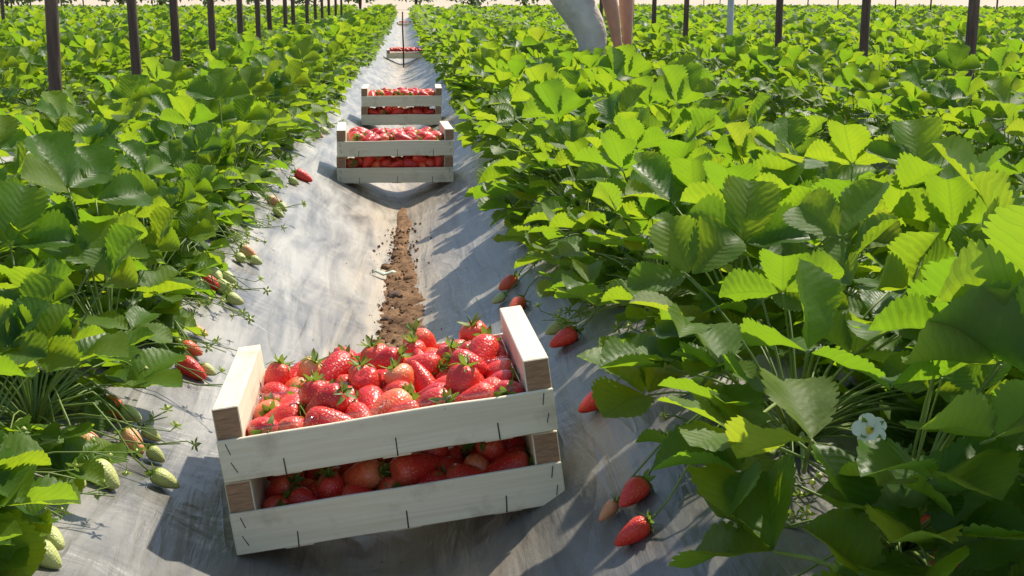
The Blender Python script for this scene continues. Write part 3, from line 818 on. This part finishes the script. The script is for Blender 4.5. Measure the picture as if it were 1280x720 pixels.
# the rest of the field as one mass
def far_field():
    protos = []
    for p in range(7):
        rd = random.Random(500 + p); V, F, U = [], [], []
        nl = 23
        for i in range(nl):
            k = min(NPROTO - 1, int(((i + .5) / nl) ** .85 * NPROTO))
            m = Matrix.Rotation(i * 2.39996 + rd.uniform(-.5, .5), 4, 'Z') @ Matrix.Rotation(R(rd.uniform(-9, 9)), 4, 'X') @ Matrix.Scale(rd.uniform(.95, 1.2), 4)
            v, f, u = LOW[k]; b = len(V)
            V += [tuple(m @ Vector(q)) for q in v]; F += [tuple(j + b for j in q) for q in f]; U += u
        protos.append((np.array(V, np.float32), np.array(F, np.int32), np.array(U, np.float32)))
    VV, FF, UU = [], [], []; b = 0
    for (dist, x, y, rw, lw, lx) in REST:
        v, f, u = protos[random.randrange(7)]; a = random.random() * 6.28; s = random.uniform(.85, 1.15)
        c_, s_ = math.cos(a), math.sin(a)
        w = np.empty_like(v); w[:, 0] = (v[:, 0] * c_ - v[:, 1] * s_) * s + x; w[:, 1] = (v[:, 0] * s_ + v[:, 1] * c_) * s + y; w[:, 2] = v[:, 2] * s + ground(x, y)
        VV.append(w); FF.append(f + b); UU.append(u); b += len(v)
    V = np.concatenate(VV); F = np.concatenate(FF); U = np.concatenate(UU)
    me = bpy.data.meshes.new('far_strawberry_plants')
    me.vertices.add(len(V)); me.vertices.foreach_set('co', V.ravel())
    me.loops.add(F.size); me.loops.foreach_set('vertex_index', F.ravel())
    me.polygons.add(len(F)); me.polygons.foreach_set('loop_start', np.arange(0, F.size, 3, dtype=np.int32))
    me.polygons.foreach_set('use_smooth', np.ones(len(F), bool))
    l = me.uv_layers.new(name='UVMap'); l.data.foreach_set('uv', U[F.ravel()].ravel())
    me.materials.append(LEAF); me.update(calc_edges=True); me.validate()
    tag(link('far_strawberry_plants', me), 'mass of green strawberry plants filling the far rows of the field', 'strawberry plants', kind='stuff')
far_field()

# ------------------------------------------------------------------ fruit on the plants, flower
def nearest_plant(p):
    best = min((q for q in PLANTS if q[2] < 6), key=lambda q: (q[1] - p.x) ** 2 + (q[2] - p.y) ** 2)
    return best
def fruit_on_plant(kind, px, py, size, roll, off=.014, tip=(0, 0, -1), lift=None):
    """a fruit lying on the film at a pixel, with its stalk running back to the plant"""
    p = pix_ground(px, py, off) if lift is None else lift
    e, x, y, z = nearest_plant(p)
    loc = p - Vector((x, y, z))
    rd = random.Random(int(px * 7 + py)); s = size / .050
    side = 1 if p.x > XF else -1
    t = Vector((-side * .75 + rd.uniform(-.3, .3), rd.uniform(-.75, .05), -.45)) if tip == (0, 0, -1) else Vector(tip)
    q = (-t.normalized()).to_track_quat('Z', 'Y').to_matrix().to_4x4()
    m = Matrix.Translation(loc) @ q @ Matrix.Rotation(roll, 4, 'Z') @ Matrix.Scale(s, 4)
    o = link('fruit', BM[kind][rd.randrange(4)], e, m)
    o['label'] = {'green': 'unripe green strawberry hanging over the film', 'blush': 'half ripe pale pink strawberry on the plant'}.get(kind, 'ripe red strawberry hanging on the plant')
    link('calyx', CALYXES[rd.randrange(5)], o, Matrix.Scale(1.12, 4))
    top = m @ Vector((0, 0, .028)); g = Geo(); mid = top * .55 + Vector((0, 0, max(.03, .06 - loc.z * .2)))
    c1 = top + (m.to_3x3() @ Vector((0, 0, 1))).normalized() * .02 + Vector((0, 0, .008))
    pts = [Vector((0, 0, .01)).lerp(mid, .5) + Vector((0, 0, .012)), mid, mid.lerp(c1, .6) + Vector((0, 0, .006)), c1, top]
    pts = [Vector((0, 0, .005))] + pts
    g.tube(pts, [.0017, .0016, .0014, .0013, .0012, .0011], 5)
    link('fruit_stalk', g.mesh('fruit_stalk', STEM), e)
FR = [('blush', 110, 551, .034, 0), ('green', 92, 563, .030, 1), ('green', 91, 594, .031, 2), ('green', 126, 590, .040, 3), ('blush', 163, 549, .038, .5), ('green', 186, 540, .026, 1), ('green', 192, 566, .024, 2), ('green', 202, 597, .033, 3),
      ('orange', 138, 506, .034, 1), ('green', 160, 516, .030, 1), ('red', 234, 457, .040, 1), ('orange', 236, 434, .034, 2), ('green', 258, 461, .024, 2), ('blush', 247, 413, .024, 2),
      ('green', 291, 373, .030, 1), ('green', 277, 358, .036, 2), ('green', 268, 341, .034, 3), ('green', 284, 346, .030, 1), ('deep', 261, 352, .034, 2), ('blush', 308, 314, .036, 1), ('green', 318, 325, .026, 1), ('green', 300, 322, .028, 2),
      ('green', 347, 265, .032, 1), ('blush', 340, 250, .034, 1), ('green', 353, 258, .03, 2), ('red', 375, 218, .046, 2), ('green', 366, 226, .03, 1), ('green', 405, 163, .036, 1), ('blush', 396, 168, .036, 1), ('green', 412, 156, .034, 1),
      ('green', 52, 690, .034, 1), ('green', 62, 671, .030, 2), ('orange', 20, 690, .03, 2), ('green', 38, 680, .032, 3),
      ('red', 711, 419, .040, 1), ('green', 698, 408, .034, 2), ('red', 746, 499, .035, 2), ('red', 796, 611, .035, 1), ('red', 798, 660, .034, 2), ('blush', 764, 634, .022, 1),
      ('orange', 637, 352, .040, 1), ('orange', 648, 380, .040, 2), ('green', 626, 372, .028, 2), ('red', 1155, 662, .036, 1), ('orange', 1182, 700, .034, 2), ('red', 1170, 540, .044, 1), ('red', 1208, 553, .040, 2)]
for i, (kd, px, py, sz, rl) in enumerate(FR): fruit_on_plant(kd, px, py, sz, rl + i, .010 + sz * .12)
def flower():
    p = at_y(1087, 538, 1.10); e, x, y, z = nearest_plant(p); loc = p - Vector((x, y, z))
    nrm = (Vector((0, 0, CAMH)) - p).normalized() + Vector((0, 0, .35)); q = nrm.to_track_quat('Z', 'Y').to_matrix().to_4x4()
    m = Matrix.Translation(loc) @ q
    g = Geo(); bm = bmesh.new(); bmesh.ops.create_icosphere(bm, subdivisions=2, radius=.0042)
    for v in bm.verts: v.co.z *= .7
    me = bpy.data.meshes.new('flower_centre'); bm.to_mesh(me); bm.free(); me.materials.append(POLLEN)
    fl = link('flower', me, e, m); fl['label'] = 'open white strawberry flower with yellow centre'
    vs, fs = [], []; n = 8
    for i in range(n + 1):
        t = i / n; w = .0078 * math.sin(math.pi * min(1, .12 + .80 * t)) ** .6 * (1 if i < n else .6)
        for qx in (-1, 0, 1): vs.append((qx * w, .003 + .0135 * t, .0012 * math.sin(3 * t) + .0015 * abs(qx)))
    for i in range(n):
        for k in (0, 1): fs.append((i * 3 + k, i * 3 + k + 1, i * 3 + k + 4, i * 3 + k + 3))
    pm = new_mesh('petal', vs, fs, PETAL)
    for k in range(5): link('petal', pm, fl, Matrix.Rotation(2 * math.pi * k / 5 + .3, 4, 'Z') @ Matrix.Translation((0, 0, .0006 * (k % 2))))
    link('calyx', CALYXES[0], fl, Matrix.Translation((0, 0, -.016)) @ Matrix.Scale(.8, 4))
    g = Geo(); top = loc - nrm.normalized() * .002
    g.tube([Vector((0, 0, .005)), top * .35 + Vector((0, 0, .05)), top * .75 + Vector((0, 0, .01)), top], [.0018, .0016, .0014, .0012], 5)
    link('fruit_stalk', g.mesh('fruit_stalk', STEM), e)
flower()

# ------------------------------------------------------------------ posts
def post_mesh(seed, h, r, mat):
    rd = random.Random(seed); v, f = [], []; n = 12; rows = 14
    lx, ly = rd.uniform(-.012, .012), rd.uniform(-.012, .012)
    for j in range(rows + 1):
        t = j / rows; z = -.25 + (h + .25) * t
        for k in range(n):
            a = 2 * math.pi * k / n; rr = r * (1.06 - .14 * t) * (1 + .10 * noise.noise((math.cos(a) * 1.2, math.sin(a) * 1.2, z * 2.5 + seed * 3)))
            v.append((rr * math.cos(a) + lx * z + .006 * noise.noise((seed, z * 2, 0)), rr * math.sin(a) + ly * z, z))
    for j in range(rows):
        for k in range(n): f.append((j * n + k, j * n + (k + 1) % n, (j + 1) * n + (k + 1) % n, (j + 1) * n + k))
    f.append(tuple(rows * n + k for k in range(n)))
    return new_mesh('post', v, f, mat)
PM = [post_mesh(i, 2.1, .0225, POST) for i in range(6)]
GM = post_mesh(9, 2.1, .028, GALV)
def posts():
    def put(px, xline, words, i, me, sc=1.0, lean=0):
        y = at_x(px, xline)
        if y < 1 or y > 60: return
        m = Matrix.Translation((xline, y, ground(xline, y) if y < 44 else -.16)) @ Matrix.Rotation(i * 1.7, 4, 'Z') @ Matrix.Rotation(R(lean), 4, 'Y') @ Matrix.Diagonal((sc, sc, 1, 1))
        tag(link('wooden_post' if me is not GM else 'metal_post', me, None, m), words, 'post', 'posts standing along the rows')
    XL, XR = XF - PERIOD, XF + 2 * PERIOD
    for i, px in enumerate((60, 166, 218, 263, 299, 322, 336, 356, 366, 383, 394, 402, 411, 419, 426)):
        put(px, XL, 'dark wooden post, %s from the left in the near left-hand line' % ordw(i + 1), i, PM[i % 6], 1.0)
    for i, px in enumerate((1217, 1083, 975, 914, 858, 818, 790, 752, 728, 704)):
        put(px, XR, ('dark wooden post, %s from the right in the right-hand line' % ordw(i + 1)) if i != 3 else 'pale grey metal post standing in the line right of the crates', i, PM[(i + 2) % 6] if i != 3 else GM, 1.0 if i != 3 else .85)
    # thinner posts of the next tunnels, seen against the far end of the field
    for i, (px, xl) in enumerate(((2, -5.0), (14, -9.8), (38, -9.8), (76, -9.8), (104, -9.8), (133, -9.8), (154, -9.8))):
        put(px, xl, 'distant thin post, %s from the left edge beyond the left rows' % ordw(i + 1), i + 3, PM[i % 6], .9 if i else 1.0)
    for i, (px, xl) in enumerate(((662, 7.2), (673, 7.2), (690, 7.2), (880, 11), (900, 11), (934, 11), (1010, 11), (1048, 11), (1120, 11), (1164, 11), (1247, 11))):
        put(px, xl, 'distant thin post, %s from the left beyond the right rows' % ordw(i + 1), i + 1, PM[i % 6], .75)
    # thin stake in front of the single crate
    d = at_z(504, 74, 0); g = Geo(); y = d.y - .12
    x = at_y(504, 60, y).x
    g.tube([(0, 0, -.1), (.002, 0, .2), (-.003, 0, .4), (0, 0, .56)], [.009, .0085, .008, .007], 7)
    tag(link('stake', g.mesh('stake', POST), None, Matrix.Translation((x, y, ground(x, y)))), 'thin dark stake standing in the furrow before the single crate', 'stake')
posts()

# ------------------------------------------------------------------ hedge beyond the field
def hedge():
    rd = random.Random(77)
    SH = mat_leaf('shrub_leaf', (.015, .04, .01), (.03, .07, .015), (.05, .10, .01), (.08, .14, .02), (.05, .08, .04), .25)
    BARK = mat_simple('shrub_bark', (.05, .035, .025), .9)
    def shrub(x, y, w, h, seed, lab):
        r2 = np.random.default_rng(seed); n = 900
        d = r2.normal(size=(n, 3)); d /= np.linalg.norm(d, axis=1)[:, None]
        c = d * (r2.uniform(.35, 1, n) ** .5)[:, None] * np.array([w / 2, w / 2, h * .5]) ; c[:, 2] += h * .62
        c *= (1 + .2 * np.sin(d[:, :1] * 5 + seed))
        g = Geo()
        for p in c:
            a = Vector(r2.normal(size=3)).normalized(); b = a.orthogonal().normalized(); s = .10 + .12 * r2.random()
            q = Vector(p); e = a.cross(b)
            g.add([q - a * s, q + b * s * .5, q + a * s, q - b * s * .5], [(0, 1, 2, 3)])
        e = empty('shrub', Matrix.Translation((x, y, -.16)), lab, 'shrub', 'shrubs beyond the field')
        link('crown', g.mesh('shrub_crown', SH), e)
        t = Geo()
        for k in range(4):
            a = k * 1.6 + seed; t.tube([(0, 0, -.1), (.1 * math.cos(a), .1 * math.sin(a), h * .3), (.3 * w * math.cos(a), .3 * w * math.sin(a), h * .7)], [.07, .05, .02], 6)
        link('trunk', t.mesh('shrub_trunk', BARK), e)
    for i, px in enumerate((8, 70, 150, 200, 262, 322, 385, 450, 520, 590, 655)):
        y = 82 + (i * 37 % 11); d = ray(px, -2); x = d.x / d.y * y
        shrub(x, y, rd.uniform(4.2, 5.6), rd.uniform(2.2, 3.4), i + 1, 'dark green shrub, %s from the left beyond the far end of the field' % ordw(i + 1))
hedge()

# ------------------------------------------------------------------ the picker bending over the next row
def skin(name, nodes, edges, mat, parent=None, root=0, sub=2):
    me = bpy.data.meshes.new(name); me.from_pydata([n[0] for n in nodes], edges, []); me.materials.append(mat)
    o = link(name, me, parent)
    sk = o.modifiers.new('skin', 'SKIN'); sk.use_smooth_shade = True
    lay = me.skin_vertices[0] if me.skin_vertices else None
    if lay is None:
        bpy.context.view_layer.objects.active = o
        lay = me.skin_vertices[0]
    for i, n in enumerate(nodes):
        r = n[1]; lay.data[i].radius = r if isinstance(r, tuple) else (r, r); lay.data[i].use_root = (i == root)
    s = o.modifiers.new('subsurf', 'SUBSURF'); s.levels = s.render_levels = sub
    return o
def person():
    Y0 = at_x(757, XF + PERIOD - .01) + 0.0
    O = Vector((0, Y0, 0))
    e = empty('person', Matrix.Translation((1.02, Y0, 0.0)), 'person in light grey trousers bending over the plants with bare arms reaching down', 'person')
    B = Vector((1.02, 0, 0))
    def q(x, y, z): return tuple(Vector((x, y, z)) - B)
    gz = ground(.98, Y0)
    nodes = [(q(.87, 0, .75), (.13, .11)), (q(.90, 0, .83), (.12, .10)), (q(1.04, 0, .93), (.135, .105)), (q(1.18, 0, 1.01), (.125, .10)), (q(1.28, 0, 1.05), (.065, .06)), (q(1.33, 0, 1.09), (.052, .055)), (q(1.39, 0, 1.14), (.078, .09)), (q(1.44, 0, 1.20), (.07, .085))]
    ed = [(i, i + 1) for i in range(7)]
    def chain(start, pts):
        k = start
        for p in pts: nodes.append(p); ed.append((k, len(nodes) - 1)); k = len(nodes) - 1
        return k
    for s, kx in ((-1, 0), (1, .03)):
        chain(0, [(q(.90 + kx, s * .09, .70), .090), (q(1.00 + kx, s * .11, .54), .074), (q(1.10 + kx, s * .12, .39), .056), (q(1.06 + kx, s * .12, .26), .052), (q(1.00 + kx, s * .12, .10), .038), (q(.985 + kx, s * .12, gz + .05), .036), (q(1.09 + kx, s * .13, gz + .03), (.036, .028)), (q(1.17 + kx, s * .13, gz + .025), (.03, .022))])
    # near arm bends at the elbow beside the knee, far arm hangs straight
    def hand(w, d):
        d = Vector(d).normalized(); wv = Vector(w)
        palm = wv + d * .05
        nodes.append((tuple(palm), (.034, .018))); ed.append((len(nodes) - 2, len(nodes) - 1)); pi = len(nodes) - 1
        for j, L in enumerate((.062, .072, .068, .052)):
            o = Vector(((j - 1.5) * .004, (j - 1.5) * .019, 0))
            a = palm + d * .035 + o; b = a + d * L * .55 + Vector((.006, 0, 0)); c = b + (d + Vector((-.35, 0, 0))).normalized() * L * .45
            chain(pi, [(tuple(a), .0095), (tuple(b), .0085), (tuple(c), .007)])
        chain(pi, [(tuple(palm + Vector((.01, -.035, .01))), .011), (tuple(palm + Vector((.02, -.048, -.02))), .009), (tuple(palm + Vector((.02, -.045, -.045))), .008)])
    k = chain(3, [(q(1.17, -.16, .98), .062), (q(1.12, -.20, .82), .052), (q(1.125, -.20, .70), .047), (q(1.165, -.19, .56), .048), (q(1.205, -.17, .37), .028)])
    hand(Vector(q(1.205, -.17, .37)), (.25, .05, -1))
    k = chain(3, [(q(1.20, .16, .98), .062), (q(1.27, .17, .84), .052), (q(1.30, .16, .72), .048), (q(1.308, .15, .58), .047), (q(1.315, .13, .37), .030)])
    hand(Vector(q(1.315, .13, .37)), (.1, 0, -1))
    skin('body', nodes, ed, SKIN, e, 0, 2)
    # trousers: loose legs and seat over the body
    tn = [(q(.87, 0, .77), (.145, .125)), (q(.91, 0, .83), (.14, .125))]; te = [(0, 1)]
    for s, kx in ((-1, 0), (1, .03)):
        pts = [(q(.90 + kx, s * .095, .70), .125), (q(.995 + kx, s * .11, .545), .112), (q(1.085 + kx, s * .12, .40), .096), (q(1.055 + kx, s * .125, .26), .072), (q(1.0 + kx, s * .125, .12), .066)]
        k = 0
        for p in pts: tn.append(p); te.append((k, len(tn) - 1)); k = len(tn) - 1
    skin('trousers', tn, te, TROUSER, e, 0, 2)
    sn = [(q(.90, 0, .82), (.145, .13)), (q(.92, 0, .86), (.145, .125)), (q(1.05, 0, .945), (.155, .125)), (q(1.18, 0, 1.015), (.14, .115)), (q(1.26, 0, 1.05), (.075, .07))]; se = [(0, 1), (1, 2), (2, 3), (3, 4)]
    for s in (-1, 1):
        k = 3
        for p in ((q(1.18, s * .165, .98), .078), (q(1.17 if s < 0 else 1.22, s * .195, .88), .066)): sn.append(p); se.append((k, len(sn) - 1)); k = len(sn) - 1
    skin('shirt', sn, se, SHIRT, e, 1, 2)
    hm = lump('hair', .098, 3, HAIR, 2, (1.05, .92, 1.0), .12)
    link('hair', hm, e, Matrix.Translation(q(1.40, 0, 1.225)))
    for s in (-1, 1):
        link('eye', lump('eye', .011, 2, HAIR, 1, (1, 1, 1), 0), e, Matrix.Translation(q(1.475, s * .033, 1.15)))
        link('ear', lump('ear', .028, 4, SKIN, 1, (.7, .3, 1.1), .1), e, Matrix.Translation(q(1.40, s * .088, 1.155)))
        link('boot', lump('boot', .075, 5, BOOT, 2, (1.6, .62, .6), .08), e, Matrix.Translation(q(1.07 + (.03 if s > 0 else 0), s * .125, gz + .035)))
    link('nose', lump('nose', .017, 6, SKIN, 1, (1.2, .8, 1.2), .05), e, Matrix.Translation(q(1.485, 0, 1.118)))
    link('mouth', lump('mouth', .02, 8, B_BLUSH, 1, (.4, 1.1, .35), .05), e, Matrix.Translation(q(1.462, 0, 1.078)))
person()
